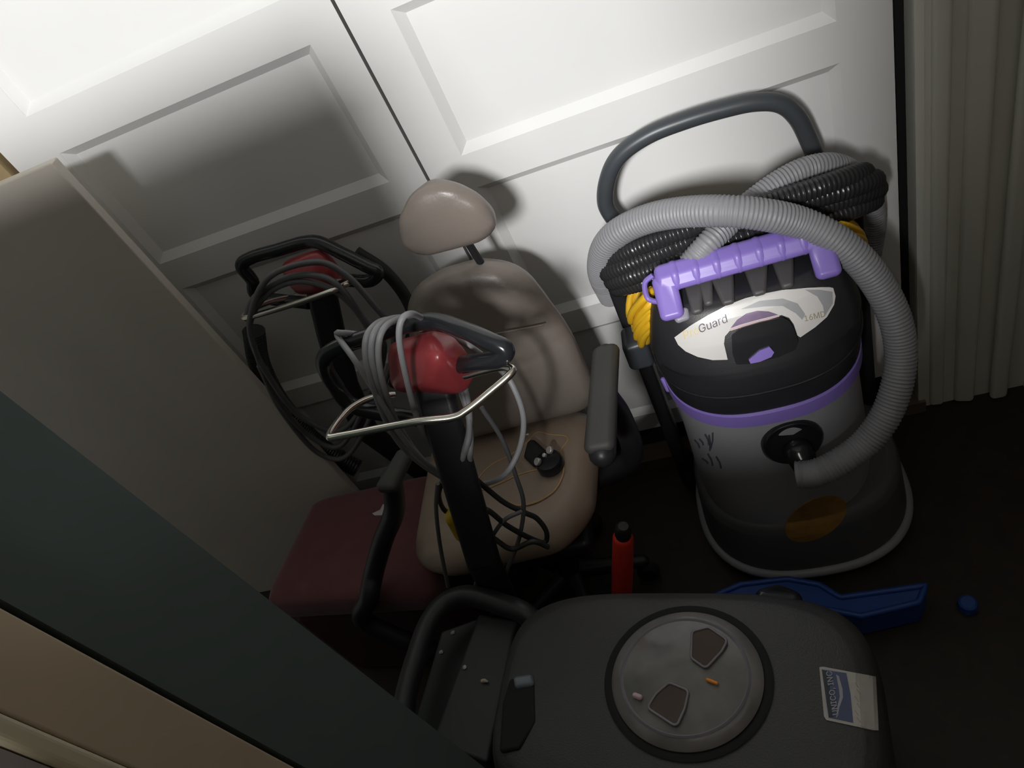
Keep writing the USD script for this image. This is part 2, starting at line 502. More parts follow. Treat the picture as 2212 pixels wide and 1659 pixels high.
struct("trim_3", box(-1.145, 0.392, YD - 0.02, YD + 0.05, 0.0, 0.035), "sill_wood", "low wooden sill under the white doors", "sill")
struct("gap_shade_4", box(-1.145, 0.40, YD + 0.035, YD + 0.06, 0.03, 2.12), "gap_black", "black sheet behind the white doors painting the shade in their gaps", "gap")  # black sheet stands in for the shade inside the door gaps
# the wall end at the left of the doorway, nearest the camera: slate face, brown casing, pale bead, mauve wall
struct("wall_left", box(-1.7, -0.417, 0.195, 0.30, 0, 1.56), "slate_green", "dark slate-green end of the partition in the lower left foreground, unseen height set to shade the left door", "wall")  # top is out of view, height set to shade the left door
struct("trim_5", rbox(-1.7, -0.412, 0.142, 0.189, 0, 1.56, 0.002), "brown_wood", "brown casing strip at the lower left corner", "casing")
struct("trim_6", rbox(-1.7, -0.408, 0.128, 0.141, 0, 1.56, 0.004), "pale_strip", "thin pale bead beside the brown casing strip", "bead")
struct("wall_front", box(-1.7, -0.414, -0.35, 0.127, 0, 1.56), "mauve_wall", "grey-mauve wall in the extreme lower left corner", "wall")
struct("added_wall_right", box(0.715, 0.80, -0.25, 1.30, 0, 2.45), "mauve_wall", "added wall out of view that darkens the right side of the closet", "wall")  # added to keep ambient light off the right side
struct("door_3", rbox(-0.412, 0.712, -0.245, -0.205, 0.01, 1.31, 0.003), "brown_wood", "added board behind the camera that shades the lower scene", "door")  # made-up blocker, cuts the bulb's light on the lower scene
struct("door_4", rbox(-0.105, 0.712, -0.245, -0.205, 1.315, 2.05, 0.003), "brown_wood", "added upper board behind the camera that shades the right side", "door")  # made-up blocker, keeps the bulb off the right door and casing

struct("added_blocker_7", rbox(-0.413, -0.335, -0.32, -0.25, 0, 1.52, 0.003), "brown_wood", "added post behind the camera that shades the chair back", "door jamb")  # made-up blocker, softens the light on the chair back
# ================================================================== BEIGE CABINET
cab = thing("leaning_board", "large plain beige board standing upright before the white doors at the left", "board", (-1.35, 1.045, 0))
part(cab, "sheet", rbox(-1.85, -0.917, 1.034, 1.054, 0.0, 1.274, 0.003), "beige_metal", 40)
part(cab, "batten", rbox(-1.84, -0.97, 1.054, 1.08, 0.06, 0.12, 0.003), "beige_metal", 40)
part(cab, "batten", rbox(-1.84, -0.97, 1.054, 1.08, 1.12, 1.18, 0.003), "beige_metal", 40)

# ================================================================== MAROON OTTOMAN
ott = thing("ottoman", "maroon fabric-covered box seat on the floor before the beige board", "ottoman", (-0.84, 0.83, 0))
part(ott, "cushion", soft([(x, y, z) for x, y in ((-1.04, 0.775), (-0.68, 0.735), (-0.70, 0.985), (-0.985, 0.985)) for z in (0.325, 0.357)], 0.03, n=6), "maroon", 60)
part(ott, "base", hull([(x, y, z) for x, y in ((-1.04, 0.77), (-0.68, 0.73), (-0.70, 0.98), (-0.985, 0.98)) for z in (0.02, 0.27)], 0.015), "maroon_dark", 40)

tagp = patch(Flat(Z=0.3885), [(805, 1110), (822, 1102), (828, 1090), (838, 1090), (842, 1099), (852, 1103), (850, 1113), (810, 1114)], 30, 0.0, 0.002)
single("paper_scrap", tagp, "paper_white", "small torn white scrap lying on the maroon ottoman", "paper", False)

# ================================================================== TAN CHAIR
chair = thing("armchair", "tan vinyl chair with headrest and grey arm pads facing the camera", "chair", (-0.45, 0.86, 0))
part(chair, "seat", soft([(-0.622, 0.765, 0.435), (-0.585, 0.75, 0.435), (-0.385, 0.76, 0.435), (-0.348, 0.80, 0.435), (-0.325, 0.97, 0.44), (-0.61, 0.99, 0.44)], 0.045, n=8), "vinyl_seat", 60, "tan seat cushion")
bk = soft([(-0.505, 1.055, 0.795), (-0.46, 1.06, 0.815), (-0.37, 1.06, 0.812), (-0.332, 1.055, 0.785), (-0.298, 1.02, 0.67), (-0.555, 1.02, 0.67), (-0.292, 0.99, 0.53), (-0.565, 0.99, 0.53)], 0.033, n=14)
b_ = part(chair, "backrest", bk, "vinyl_tan", 60)
part(b_, "piping", tube(spline(ats([(908, 742), (960, 740), (1030, 728), (1100, 716), (1175, 702)], Y=0.985), 6), 0.0018, 6), "vinyl_tan")
hr = soft([(-0.443, 1.02, 0.938), (-0.442, 1.02, 0.966), (-0.42, 1.025, 0.996), (-0.378, 1.03, 1.012), (-0.338, 1.025, 0.990), (-0.320, 1.02, 0.952), (-0.326, 1.02, 0.931), (-0.42, 1.06, 0.94), (-0.335, 1.06, 0.938), (-0.378, 1.06, 0.993)], 0.020, n=8)
part(chair, "headrest", hr, "vinyl_tan", 60)
part(chair, "headrest_post", tube([(-0.372, 1.06, 0.84), (-0.378, 1.055, 0.95)], 0.007, 10), "black_rubber")
ra = part(chair, "armrest", hull([(-0.212, 0.935, 0.672), (-0.190, 0.935, 0.672), (-0.236, 0.735, 0.672), (-0.212, 0.735, 0.672)], 0.013), "arm_gray", 50, "grey arm pad on the right")
part(ra, "arm_bracket", join(hull([(-0.205, 0.945, 0.655), (-0.225, 0.73, 0.655)], 0.022), tube(spline([(-0.215, 0.86, 0.65), (-0.21, 0.88, 0.55), (-0.225, 0.88, 0.44), (-0.32, 0.88, 0.39)], 8), 0.021, 12)), "black_plastic")
la = part(chair, "armrest", hull([at(848, 1050, Z=0.655), at(880, 985, Z=0.665), at(868, 985, Z=0.665), at(828, 1050, Z=0.655)], 0.012), "arm_gray", 50, "grey arm pad on the left")
l0 = at(845, 1025, Z=0.645)
part(la, "arm_bracket", tube(spline([l0, at(852, 1100, Z=0.56), at(828, 1165, Z=0.50), at(808, 1235, Z=0.435), at(798, 1290, Z=0.405), at(792, 1345, Z=0.33), (-0.715, 0.664, 0.19), (-0.71, 0.655, 0.10), (-0.70, 0.655, 0.022)], 8), 0.020, 12), "black_plastic")
part(chair, "seat_frame", rbox(-0.60, -0.33, 0.74, 1.0, 0.345, 0.392, 0.012), "black_plastic")
part(chair, "back_support", hull([(-0.45, 1.07, 0.42), (-0.39, 1.07, 0.42), (-0.44, 1.095, 0.62), (-0.40, 1.095, 0.62)], 0.018), "black_plastic")
part(chair, "column", tube([(-0.46, 0.87, 0.09), (-0.46, 0.87, 0.35)], 0.028, 16), "black_plastic")
for k in range(5):
    a_ = math.radians(2 + 72 * k)
    tip = np.array([-0.46 + 0.165 * math.cos(a_), 0.87 + 0.165 * math.sin(a_), 0.075])
    lg = part(chair, "leg", hull([(-0.46, 0.87, 0.10), tip], [0.024, 0.014]), "black_plastic")
    part(lg, "caster", lathe([(0, -0.012), (0.02, -0.012), (0.026, -0.006), (0.026, 0.006), (0.02, 0.012), (0, 0.012)], tip + [0, 0, -0.047], (math.sin(a_), -math.cos(a_), 0), 20), "black_rubber")


# ================================================================== UPRIGHT CLEANERS WITH RED GRIPS
def upright(label, foot, top, plane_y, loop_px, ring_px, red_px, shaft_px, dim=False):
    """An upright cleaner: foot (x, y), a shaft, a black loop handle, a red grip and a wire cord ring."""
    u = thing("upright_vacuum", label, "vacuum", (foot[0], foot[1], 0))
    lp = ats(loop_px)
    part(u, "loop_handle", tube(spline(lp, 8), 0.0125, 14), "black_gloss", 60)
    sh = [np.asarray(p, float) for p in shaft_px]
    w = 0.019
    part(u, "shaft", join(*[hull([a - [w, 0, 0], a + [w, 0, 0], b - [w, 0, 0], b + [w, 0, 0]], 0.012) for a, b in zip(sh[:-1], sh[1:])]), "black_plastic", 60)
    rd = ats(red_px)
    part(u, "grip", soft(rd, 0.018, 0.008, 5), "red_plastic", 60, "red plastic grip")
    part(u, "cord_ring", tube(spline(ats(ring_px), 8), 0.0056, 12), "chrome", 60, "bent wire cord holder")
    fx, fy = foot
    part(u, "motor_housing", hull([(fx - 0.05, fy - 0.03, 0.09), (fx + 0.05, fy - 0.03, 0.09), (fx - 0.04, fy + 0.05, 0.1), (fx + 0.04, fy + 0.05, 0.1), (fx - 0.025, fy + 0.03, 0.22), (fx + 0.025, fy + 0.03, 0.22)], 0.025), "black_plastic", 60)
    part(u, "floor_head", rbox(fx - 0.085, fx + 0.085, fy - 0.085, fy + 0.06, 0.012, 0.085, 0.02), "black_plastic", 60)
    for s in (-1, 1):
        part(u, "wheel", lathe([(0, -0.01), (0.026, -0.01), (0.03, 0), (0.026, 0.01), (0, 0.01)], (fx + s * 0.07, fy + 0.06, 0.03), (1, 0, 0), 24), "black_rubber")
    return u


up1 = upright("near upright vacuum with red grip, black loop handle and grey cord wound on it", (-0.54, 0.63), None, 0.75,
              [(905, 905, 0.76), (770, 880, 0.77), (722, 830, 0.775), (700, 780, 0.775), (728, 752, 0.775), (800, 726, 0.775), (875, 702, 0.775), (940, 694, 0.77), (1000, 712, 0.74), (1060, 738, 0.71), (1092, 755, 0.70), (1078, 775, 0.70), (1030, 782, 0.72), (985, 790, 0.75)],
              [(850, 852, 0.80), (800, 860, 0.77), (760, 880, 0.735), (735, 905, 0.70), (712, 942, 0.655), (740, 941, 0.65), (890, 912, 0.645), (975, 902, 0.645), (1010, 885, 0.65), (1060, 845, 0.665), (1105, 805, 0.68), (1098, 794, 0.69), (1075, 794, 0.70), (1005, 812, 0.725)],
              [(865, 762, 0.785), (935, 742, 0.765), (965, 752, 0.765), (1000, 800, 0.76), (985, 826, 0.75), (870, 822, 0.78), (935, 812, 0.735), (945, 770, 0.735)],
              [at(930, 815, Y=0.765), at(955, 905, Y=0.73), at(1000, 1060, Y=0.69), at(1045, 1215, Y=0.655), (-0.53, 0.66, 0.22)])
up2 = upright("far upright vacuum with dark loop handle standing against the left white door", (-0.745, 1.085), None, 1.1,
              [(668, 655, 1.10), (560, 640, 1.12), (545, 606, 1.12), (522, 574, 1.12), (545, 556, 1.12), (600, 540, 1.12), (655, 524, 1.12), (690, 524, 1.11), (740, 548, 1.09), (790, 574, 1.075), (815, 588, 1.07), (800, 606, 1.07), (760, 606, 1.08), (715, 600, 1.09)],
              [(640, 640, 1.12), (590, 650, 1.09), (545, 668, 1.05), (526, 686, 1.02), (560, 679, 1.01), (640, 655, 1.0), (712, 630, 1.0), (740, 617, 1.02), (755, 609, 1.03), (745, 600, 1.06), (720, 605, 1.08)],
              [(630, 580, 1.11), (690, 560, 1.10), (710, 580, 1.09), (730, 605, 1.09), (650, 615, 1.11), (690, 610, 1.08)],
              [at(690, 610, Y=1.10), at(715, 720, Y=1.09), at(745, 830, Y=1.09), at(790, 930, Y=1.09), (-0.745, 1.09, 0.22)])

# the grey cord wound over the near red handle
cp = []
fronts = [
    [(728, 724), (762, 772), (800, 830), (832, 882), (872, 948), (930, 1008), (1000, 1042), (1042, 1046)],
    [(842, 690), (800, 712), (789, 758), (803, 826), (838, 918), (882, 978), (950, 1028), (1010, 1045)],
    [(858, 686), (815, 708), (802, 760), (818, 836), (850, 926), (905, 990), (965, 1034)],
    [(880, 684), (832, 706), (817, 760), (830, 838), (862, 920), (920, 1000), (990, 1040)],
    [(918, 690), (890, 678), (868, 690), (863, 738), (880, 826), (905, 915), (938, 972), (985, 1012), (1040, 1046)],
]
backs = [
    [(1090, 1026), (1122, 970), (1131, 905), (1112, 842), (1082, 800), (1010, 745), (920, 700)],
    [(1015, 985), (1016, 930), (1000, 860), (960, 790), (900, 700)],
    [(1005, 975), (1012, 900), (980, 800), (912, 696)],
    [(1000, 990), (1015, 900), (990, 790), (945, 698)],
    [(1085, 1030), (1118, 985)],
]
for a, b, y in ((838, 712, 0.80), (785, 722, 0.79), (742, 719, 0.775)):
    cp.append(at(a, b, Y=y))
for fr, bk_ in zip(fronts, backs):
    n = len(fr)
    for i, (a, b) in enumerate(fr):
        cp.append(at(a, b, Y=0.755 - 0.05 * math.sin(math.pi * min(1, i / (n - 1) * 1.2)) + (0.03 if i == 0 else 0)))
    n = len(bk_)
    for i, (a, b) in enumerate(bk_):
        cp.append(at(a, b, Y=0.70 + 0.11 * (i / max(1, n - 1))))
single("power_cord", tube(resample(spline(cp[:-2], 10), 0.006)[0], 0.0046, 8), "cord_gray", "light grey power cord wound over the red grip and wire holder", "cord", 60)
loose = [[(945, 1045, 0.70), (942, 1100, 0.69), (951, 1180, 0.68), (968, 1268, 0.66)]]
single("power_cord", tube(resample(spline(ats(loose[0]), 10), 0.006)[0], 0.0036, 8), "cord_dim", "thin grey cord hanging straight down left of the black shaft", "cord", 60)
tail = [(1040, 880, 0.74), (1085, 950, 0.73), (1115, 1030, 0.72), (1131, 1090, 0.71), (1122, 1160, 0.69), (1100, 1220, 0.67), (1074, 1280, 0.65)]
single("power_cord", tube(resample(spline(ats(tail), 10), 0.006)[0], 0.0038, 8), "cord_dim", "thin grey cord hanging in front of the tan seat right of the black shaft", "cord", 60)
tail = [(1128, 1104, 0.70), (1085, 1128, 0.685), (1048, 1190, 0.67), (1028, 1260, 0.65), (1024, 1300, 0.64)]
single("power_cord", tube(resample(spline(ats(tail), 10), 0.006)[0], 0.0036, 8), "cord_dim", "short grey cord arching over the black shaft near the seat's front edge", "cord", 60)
blk = [(1000, 1010, 0.72), (1045, 1050, 0.72), (1090, 1086, 0.715), (1135, 1108, 0.71), (1160, 1120, 0.71), (1180, 1148, 0.70), (1176, 1172, 0.69), (1140, 1160, 0.685), (1095, 1135, 0.685), (1045, 1100, 0.69), (1030, 1150, 0.68), (1065, 1162, 0.67), (1105, 1186, 0.665), (1150, 1170, 0.67), (1185, 1182, 0.67)]
single("power_cord", tube(resample(spline(ats(blk), 10), 0.005)[0], 0.0046, 8), "cord_black", "black cord looped across the front of the tan seat", "cord", 60)

# the yellow plug beside the shaft
pl = thing("cord_connector", "yellow cord connector hanging beside the black shaft over the tan seat", "connector", at(978, 1170, Y=0.70))
part(pl, "body", hull([at(972, 1112, Y=0.705), at(988, 1106, Y=0.70), at(975, 1122, Y=0.70), at(1000, 1165, Y=0.695), at(992, 1160, Y=0.70)], [0.010, 0.010, 0.010, 0.007, 0.007]), "yellow_plug", 50)
part(pl, "cord", tube(spline(ats([(955, 1040, 0.71), (948, 1070, 0.71), (957, 1098, 0.708), (974, 1112, 0.705)]), 8), 0.0042, 8), "cord_black")

# dark cords round the far upright
dc = [(530, 690), (552, 640), (620, 600), (690, 596), (735, 622), (785, 690), (830, 750), (800, 850), (735, 930), (650, 900), (585, 820), (545, 740), (545, 680), (590, 625), (660, 608), (740, 640), (800, 720), (815, 800), (740, 960), (660, 935), (590, 850), (553, 760), (540, 690), (580, 600), (680, 566), (745, 592), (800, 650), (845, 715), (840, 800), (760, 975), (690, 980), (610, 890), (560, 790)]
dcp = [at(a, b, Y=1.018 + 0.010 * math.sin(i * 1.1)) for i, (a, b) in enumerate(dc)]
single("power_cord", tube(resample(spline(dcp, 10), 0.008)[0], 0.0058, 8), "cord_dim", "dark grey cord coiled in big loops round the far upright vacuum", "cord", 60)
dh = [(770, 545, 1.13), (830, 585, 1.13), (875, 640, 1.12), (892, 690, 1.10), (880, 760, 1.10), (850, 830, 1.10)]
single("vacuum_hose", tube(spline(ats(dh), 12), 0.012, 14), "black_rubber", "black hose curving down behind the chair from the far upright vacuum", "hose", 60)
dh = [(548, 715, 1.125), (562, 790, 1.12), (604, 870, 1.115), (664, 940, 1.11), (722, 985, 1.10), (772, 1012, 1.09)]
single("vacuum_hose", hose(spline(ats(dh), 12), 0.022, 0.007, 0.06), "hose_black", "black hose hanging along the beige board at the far upright vacuum's left", "hose", 60)

# ================================================================== PLUG ON THE SEAT
SEAT = Flat(Z=0.4815)
pp = thing("adapter_plug", "small round black plug with silver contacts lying on the tan seat", "plug", at(1185, 1000, Z=0.481))
pc = at(1192, 1008, Z=0.483)
tilt = np.array([-0.35, -0.25, 1.0]); tilt /= np.linalg.norm(tilt)
part(pp, "body", lathe([(0, 0), (0.024, 0), (0.027, 0.004), (0.027, 0.018), (0.024, 0.023), (0, 0.025)], pc, (0, 0, 1), 36), "black_gloss")
part(pp, "cable_end", hull([at(1150, 962, Z=0.492), at(1142, 985, Z=0.489), at(1175, 985, Z=0.492), at(1158, 1000, Z=0.489)], [0.011, 0.009, 0.011, 0.009]), "black_rubber", 60)
for a, b, r1 in ((1186, 972, 0.0076), (1160, 997, 0.0076)):
    c = at(a, b, Z=0.512)
    part(pp, "contact", lathe([(0, -0.004), (r1, -0.004), (r1, 0.001), (r1 * 0.85, 0.002), (0, 0.002)], c, (-0.5, -0.3, 0.8), 20), "silver", 40, "silver round contact")
part(pp, "screw", lathe([(0, -0.004), (0.004, -0.004), (0.004, 0.001), (0, 0.0025)], at(1175, 983, Z=0.512), (-0.3, -0.3, 0.9), 14), "silver")
part(pp, "clip", hull([at(1134, 940, Z=0.497), at(1141, 938, Z=0.497)], 0.0022), "silver")
tc = [(1168, 1012), (1120, 1026), (1080, 1044), (1040, 1058), (1030, 1040), (1060, 1006), (1100, 985), (1140, 955), (1160, 934), (1190, 939), (1222, 942), (1226, 952), (1212, 975), (1218, 1010), (1212, 1036), (1195, 1062), (1160, 1084), (1125, 1092), (1100, 1086), (1078, 1072)]
part(pp, "cord", tube(resample(spline([at(a, b, Z=0.4832) for a, b in tc], 10), 0.004)[0], 0.0022, 8), "cord_tan", 60, "thin tan cord looped over the seat")

# ================================================================== RED BOTTLE
r0, r1 = at(1343, 1296, Y=0.72), at(1346, 1158, Y=0.72)
rd_ = (r1 - r0) / np.linalg.norm(r1 - r0)
foot = r0 - rd_ * (r0[2] - 0.02) / rd_[2]
rb = thing("tool_handle", "red-gripped tool handle leaning in the dark gap right of the tan seat", "tool", (foot[0], foot[1], 0))
L_ = np.linalg.norm(r1 - r0)
part(rb, "grip", lathe([(0, 0), (0.017, 0), (0.020, 0.006), (0.0205, L_ * 0.5), (0.0185, L_ - 0.006), (0.014, L_), (0, L_)], r0, rd_, 28), "red_bright", 40, "red grip")
part(rb, "collar", lathe([(0, L_ - 0.001), (0.013, L_ - 0.001), (0.015, L_ + 0.006), (0.014, L_ + 0.026), (0.009, L_ + 0.032), (0, L_ + 0.032)], r0, rd_, 24), "black_plastic", 40)
part(rb, "rod", tube([foot, r0], 0.011, 14), "black_plastic", 40)

# ================================================================== WET VACUUM
VX, VY = 0.045, 1.0
vac = thing("wet_vacuum", "grey wet vacuum with black head, purple handle and white label at the right", "vacuum", (VX, VY, 0))
tank = Loft([(0.17, 0.168, 0.168, 2.4, VX, VY), (0.25, 0.170, 0.170, 2.4, VX, VY), (0.40, 0.166, 0.168, 2.4, VX, VY), (0.535, 0.162, 0.165, 2.4, VX, VY)])
tk = part(vac, "tank", tank.mesh(), "tank_gray", 40)
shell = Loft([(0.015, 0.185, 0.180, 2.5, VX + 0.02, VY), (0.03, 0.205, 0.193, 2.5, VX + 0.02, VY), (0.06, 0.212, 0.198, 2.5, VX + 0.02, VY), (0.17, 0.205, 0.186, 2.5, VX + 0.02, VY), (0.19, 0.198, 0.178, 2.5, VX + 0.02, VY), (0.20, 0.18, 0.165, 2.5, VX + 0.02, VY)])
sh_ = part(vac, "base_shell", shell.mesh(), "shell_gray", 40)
a_ = np.linspace(0, 2 * np.pi, 120, endpoint=False)
part(sh_, "lip", tube(np.stack([VX + 0.02 + 0.214 * sq(np.cos(a_), 0.8), VY + 0.2 * sq(np.sin(a_), 0.8), np.full(120, 0.045)], 1), 0.011, 10, True), "tank_gray", 60)
RING = Loft([(0.517, 0.165, 0.168, 2.4, VX, VY), (0.520, 0.172, 0.175, 2.4, VX, VY), (0.548, 0.172, 0.175, 2.4, VX, VY), (0.552, 0.166, 0.169, 2.4, VX, VY)])
part(vac, "latch_ring", RING.mesh(), "purple", 30, "purple ring between tank and head")
HEAD = Loft([(0.548, 0.166, 0.169, 2.5, VX, VY), (0.555, 0.170, 0.172, 2.5, VX, VY), (0.600, 0.174, 0.176, 2.5, VX, VY), (0.640, 0.172, 0.172, 2.6, VX, VY), (0.655, 0.170, 0.128, 2.6, VX, VY - 0.039), (0.70, 0.160, 0.112, 2.8, VX, VY - 0.035), (0.735, 0.150, 0.100, 3.0, VX, VY - 0.028), (0.750, 0.142, 0.092, 3.0, VX, VY - 0.024), (0.757, 0.130, 0.082, 3.0, VX, VY - 0.022)])
hd = part(vac, "head", HEAD.mesh(96), "black_plastic", 35, "black motor head")
part(hd, "seam", tube(np.stack([VX + 0.1745 * sq(np.cos(a_), 0.8), VY + 0.1765 * sq(np.sin(a_), 0.8), np.full(120, 0.603)], 1), 0.0022, 6, True), "black_gloss")
# white label and its print
lab = [(1458, 728), (1490, 704), (1530, 680), (1570, 660), (1610, 645), (1650, 635), (1690, 627), (1740, 622), (1790, 620), (1798, 622), (1803, 640), (1800, 658), (1785, 684), (1760, 706), (1728, 728), (1722, 724), (1714, 700), (1704, 686), (1688, 680), (1600, 702), (1578, 712), (1566, 726), (1564, 742), (1572, 776), (1540, 777), (1508, 770), (1482, 758), (1466, 744)]
lb = part(vac, "label", patch(HEAD, lab, 14, 0.001, 0.001), "label_white", 40, "white crescent label")
part(lb, "swirl", patch(HEAD, [(1600, 668), (1640, 650), (1690, 645), (1722, 655), (1738, 678), (1732, 690), (1718, 676), (1690, 660), (1650, 662)], 12, 0.0022, 0.0003), "label_gray", 40)
part(lb, "swirl", patch(HEAD, [(1738, 626), (1770, 626), (1796, 630), (1797, 655), (1780, 682), (1776, 660), (1764, 640)], 12, 0.0022, 0.0003), "label_gray", 40)
part(lb, "emblem", patch(HEAD, [(1578, 708), (1592, 690), (1612, 677), (1636, 671), (1660, 672), (1680, 679), (1640, 689), (1600, 700)], 10, 0.0024, 0.0004), "emblem_purple", 40, "purple dome emblem")
part(lb, "emblem_edge", patch(HEAD, [(1576, 711), (1600, 702), (1640, 691), (1682, 680), (1683, 683), (1640, 695), (1602, 706), (1578, 714)], 10, 0.0024, 0.0005), "emblem_edge", 40)
part(lb, "lettering", lettering(HEAD, "Pro", (1478, 733), (1, -0.42), (-0.25, -1), 17, 0.0022), "letter_yellow", False, "yellow letters Pro")
part(lb, "lettering", lettering(HEAD, "Guard", (1511, 719), (1, -0.40), (-0.25, -1), 17, 0.0022), "letter_dark", False, "dark letters Guard")
part(lb, "lettering", lettering(HEAD, "16MD", (1736, 694), (1, -0.25), (-0.2, -1), 12, 0.0022), "letter_tan", False, "tan model number")
# recess, switch
rc = part(vac, "switch_recess", patch(HEAD, [(1580, 722), (1600, 706), (1640, 694), (1688, 683), (1702, 690), (1712, 706), (1722, 735), (1716, 752), (1680, 768), (1620, 782), (1590, 784), (1582, 760)], 12, 0.0015, 0.006, smooth=6), "black_gloss", 40)
part(rc, "switch", patch(HEAD, [(1616, 772), (1640, 752), (1660, 744), (1670, 756), (1664, 766), (1640, 776), (1620, 780)], 12, 0.007, 0.004), "purple", 40, "purple rocker switch")
# fins on the head's top
TOP = Flat(Z=0.757)
for k, (a, b, c, d) in enumerate([(1505, 668, 1498, 610), (1530, 650, 1524, 610), (1572, 648, 1560, 596), (1640, 628, 1632, 572), (1700, 612, 1690, 556), (1545, 590, 1530, 540), (1590, 560, 1575, 520), (1660, 545, 1645, 505)]):
    p0, p1 = at(a, b, Z=0.758), at(c, d, Z=0.765)
    wd = [0.009, 0.005, 0.012, 0.013, 0.011, 0.010, 0.012, 0.009][k]
    part(hd, "fin", hull([p0 - [wd * 0.35, 0, 0.003], p0 + [wd * 0.35, 0, -0.003], p1 - [wd, 0, 0], p1 + [wd, 0, 0]], 0.006), "fin_gray", 50)
# purple handle
y0 = 0.935
hb = hull([(-0.072, y0, 0.795), (0.165, y0, 0.795), (-0.072, y0 + 0.012, 0.80), (0.165, y0 + 0.012, 0.80), (-0.072, y0 - 0.006, 0.785), (0.165, y0 - 0.006, 0.785)], 0.0115)
lg1 = hull([(-0.080, y0, 0.79), (-0.062, y0, 0.79), (-0.080, 0.893, 0.757), (-0.062, 0.893, 0.757)], 0.010)
lg2 = hull([(0.172, y0, 0.79), (0.154, y0, 0.79), (0.172, 0.893, 0.757), (0.154, 0.893, 0.757)], 0.010)
ph = part(vac, "carry_handle", to_tri(to_man(hb) + to_man(lg1) + to_man(lg2)), "purple", 35, "purple carry handle bracket")
for k in range(7):
    x = -0.052 + 0.032 * k
    part(ph, "grip_rib", turned(hull([(x - 0.0005, y0 - 0.006, 0.785), (x + 0.0005, y0 - 0.006, 0.785), (x, y0, 0.797), (x, y0 + 0.012, 0.801)], 0.0122), 0, (1, 0, 0), (0, 0, 0)), "purple", 40)
part(ph, "hook", tube(spline([(-0.085, y0 + 0.01, 0.80), (-0.101, y0 + 0.008, 0.79), (-0.103, y0, 0.765), (-0.086, y0 - 0.012, 0.760)], 8), 0.0045, 8), "purple")
part(ph, "hook", tube(spline([(0.178, y0 + 0.01, 0.80), (0.194, y0 + 0.008, 0.79), (0.196, y0, 0.765), (0.178, y0 - 0.012, 0.760)], 8), 0.0045, 8), "purple")
part(vac, "latch_tab", hull([at(1466, 690, Z=0.745), at(1482, 684, Z=0.745), at(1460, 680, Z=0.75), at(1480, 672, Z=0.75)], 0.006), "latch_gray", 40)
# side clips of the purple ring
for a, b in ((1442, 790), (1434, 824)):
    c = at(a, b, Y=0.985)
    part(vac, "side_latch", hull([c + [0, 0, 0.006], c + [0.004, -0.012, -0.012], c + [0.008, 0, 0.0]], 0.005), "purple", 40)
# inlet and grey hose
ic = np.array([0.062, VY - 0.166, 0.452])
inl = part(vac, "inlet", lathe([(0, -0.03), (0.052, -0.03), (0.052, 0.004), (0.047, 0.010), (0.040, 0.006), (0.030, 0.002), (0, 0.002)], ic, (0.05, -1, 0.12), 40), "black_gloss", 40, "round black hose inlet")
part(inl, "elbow", hull([ic + [0.006, -0.012, -0.018], ic + [0.012, -0.035, -0.034]], [0.026, 0.022]), "black_gloss", 60)
hp = [(1722, 1026, 0.775), (1760, 1022, 0.770), (1810, 1000, 0.775), (1868, 958, 0.79), (1912, 900, 0.81), (1938, 830, 0.835), (1946, 760, 0.86), (1934, 690, 0.88), (1902, 622, 0.90), (1856, 562, 0.915), (1800, 516, 0.93), (1730, 482, 0.945), (1650, 464, 0.945), (1560, 456, 0.955), (1470, 459, 0.99), (1395, 474, 1.02), (1335, 503, 1.04), (1304, 540, 1.06), (1298, 590, 1.09), (1320, 640, 1.13)]
part(vac, "hose", hose(spline(ats(hp), 14), 0.0235, 0.0062, 0.045, 18), "hose_gray", 60, "long grey ribbed hose looping over the head")
hp2 = [(1490, 570, 0.955), (1525, 530, 0.962), (1565, 490, 0.985), (1620, 440, 1.015), (1680, 396, 1.035), (1740, 366, 1.052), (1800, 358, 1.07), (1850, 382, 1.10), (1882, 430, 1.14), (1888, 490, 1.155), (1880, 550, 1.16)]
part(vac, "hose", hose(spline(ats(hp2), 14), 0.0190, 0.0062, 0.055, 18), "hose_gray", 60, "grey ribbed hose end crossing behind the loop")
# trolley frame behind
fr = spline(ats([(1330, 480), (1308, 440), (1313, 385), (1340, 335), (1400, 292), (1480, 260), (1560, 236), (1630, 221), (1685, 224), (1722, 254), (1748, 305), (1764, 345)], Y=1.152), 10)
part(vac, "push_handle", tube(np.vstack([[[fr[0][0] - 0.002, 1.145, 0.69]], fr, [[fr[-1][0] + 0.002, 1.145, 0.66]]]), 0.0148, 16), "frame_gray", 60, "tall dark grey push handle")
for x0, x1 in ((-0.185, -0.155), (0.235, 0.265)):
    part(vac, "upright_post", rbox(x0, x1, 1.08, 1.135, 0.03, 0.70, 0.01), "black_plastic", 40)
part(vac, "clamp", rbox(-0.19, -0.140, 1.02, 1.085, 0.52, 0.59, 0.012), "latch_gray" if False else "frame_gray", 50)
for sx in (-0.165, 0.26):
    part(vac, "wheel", lathe([(0, -0.014), (0.045, -0.014), (0.052, -0.006), (0.052, 0.006), (0.045, 0.014), (0, 0.014)], (sx, 1.12, 0.053), (1, 0, 0), 28), "black_rubber", 40)
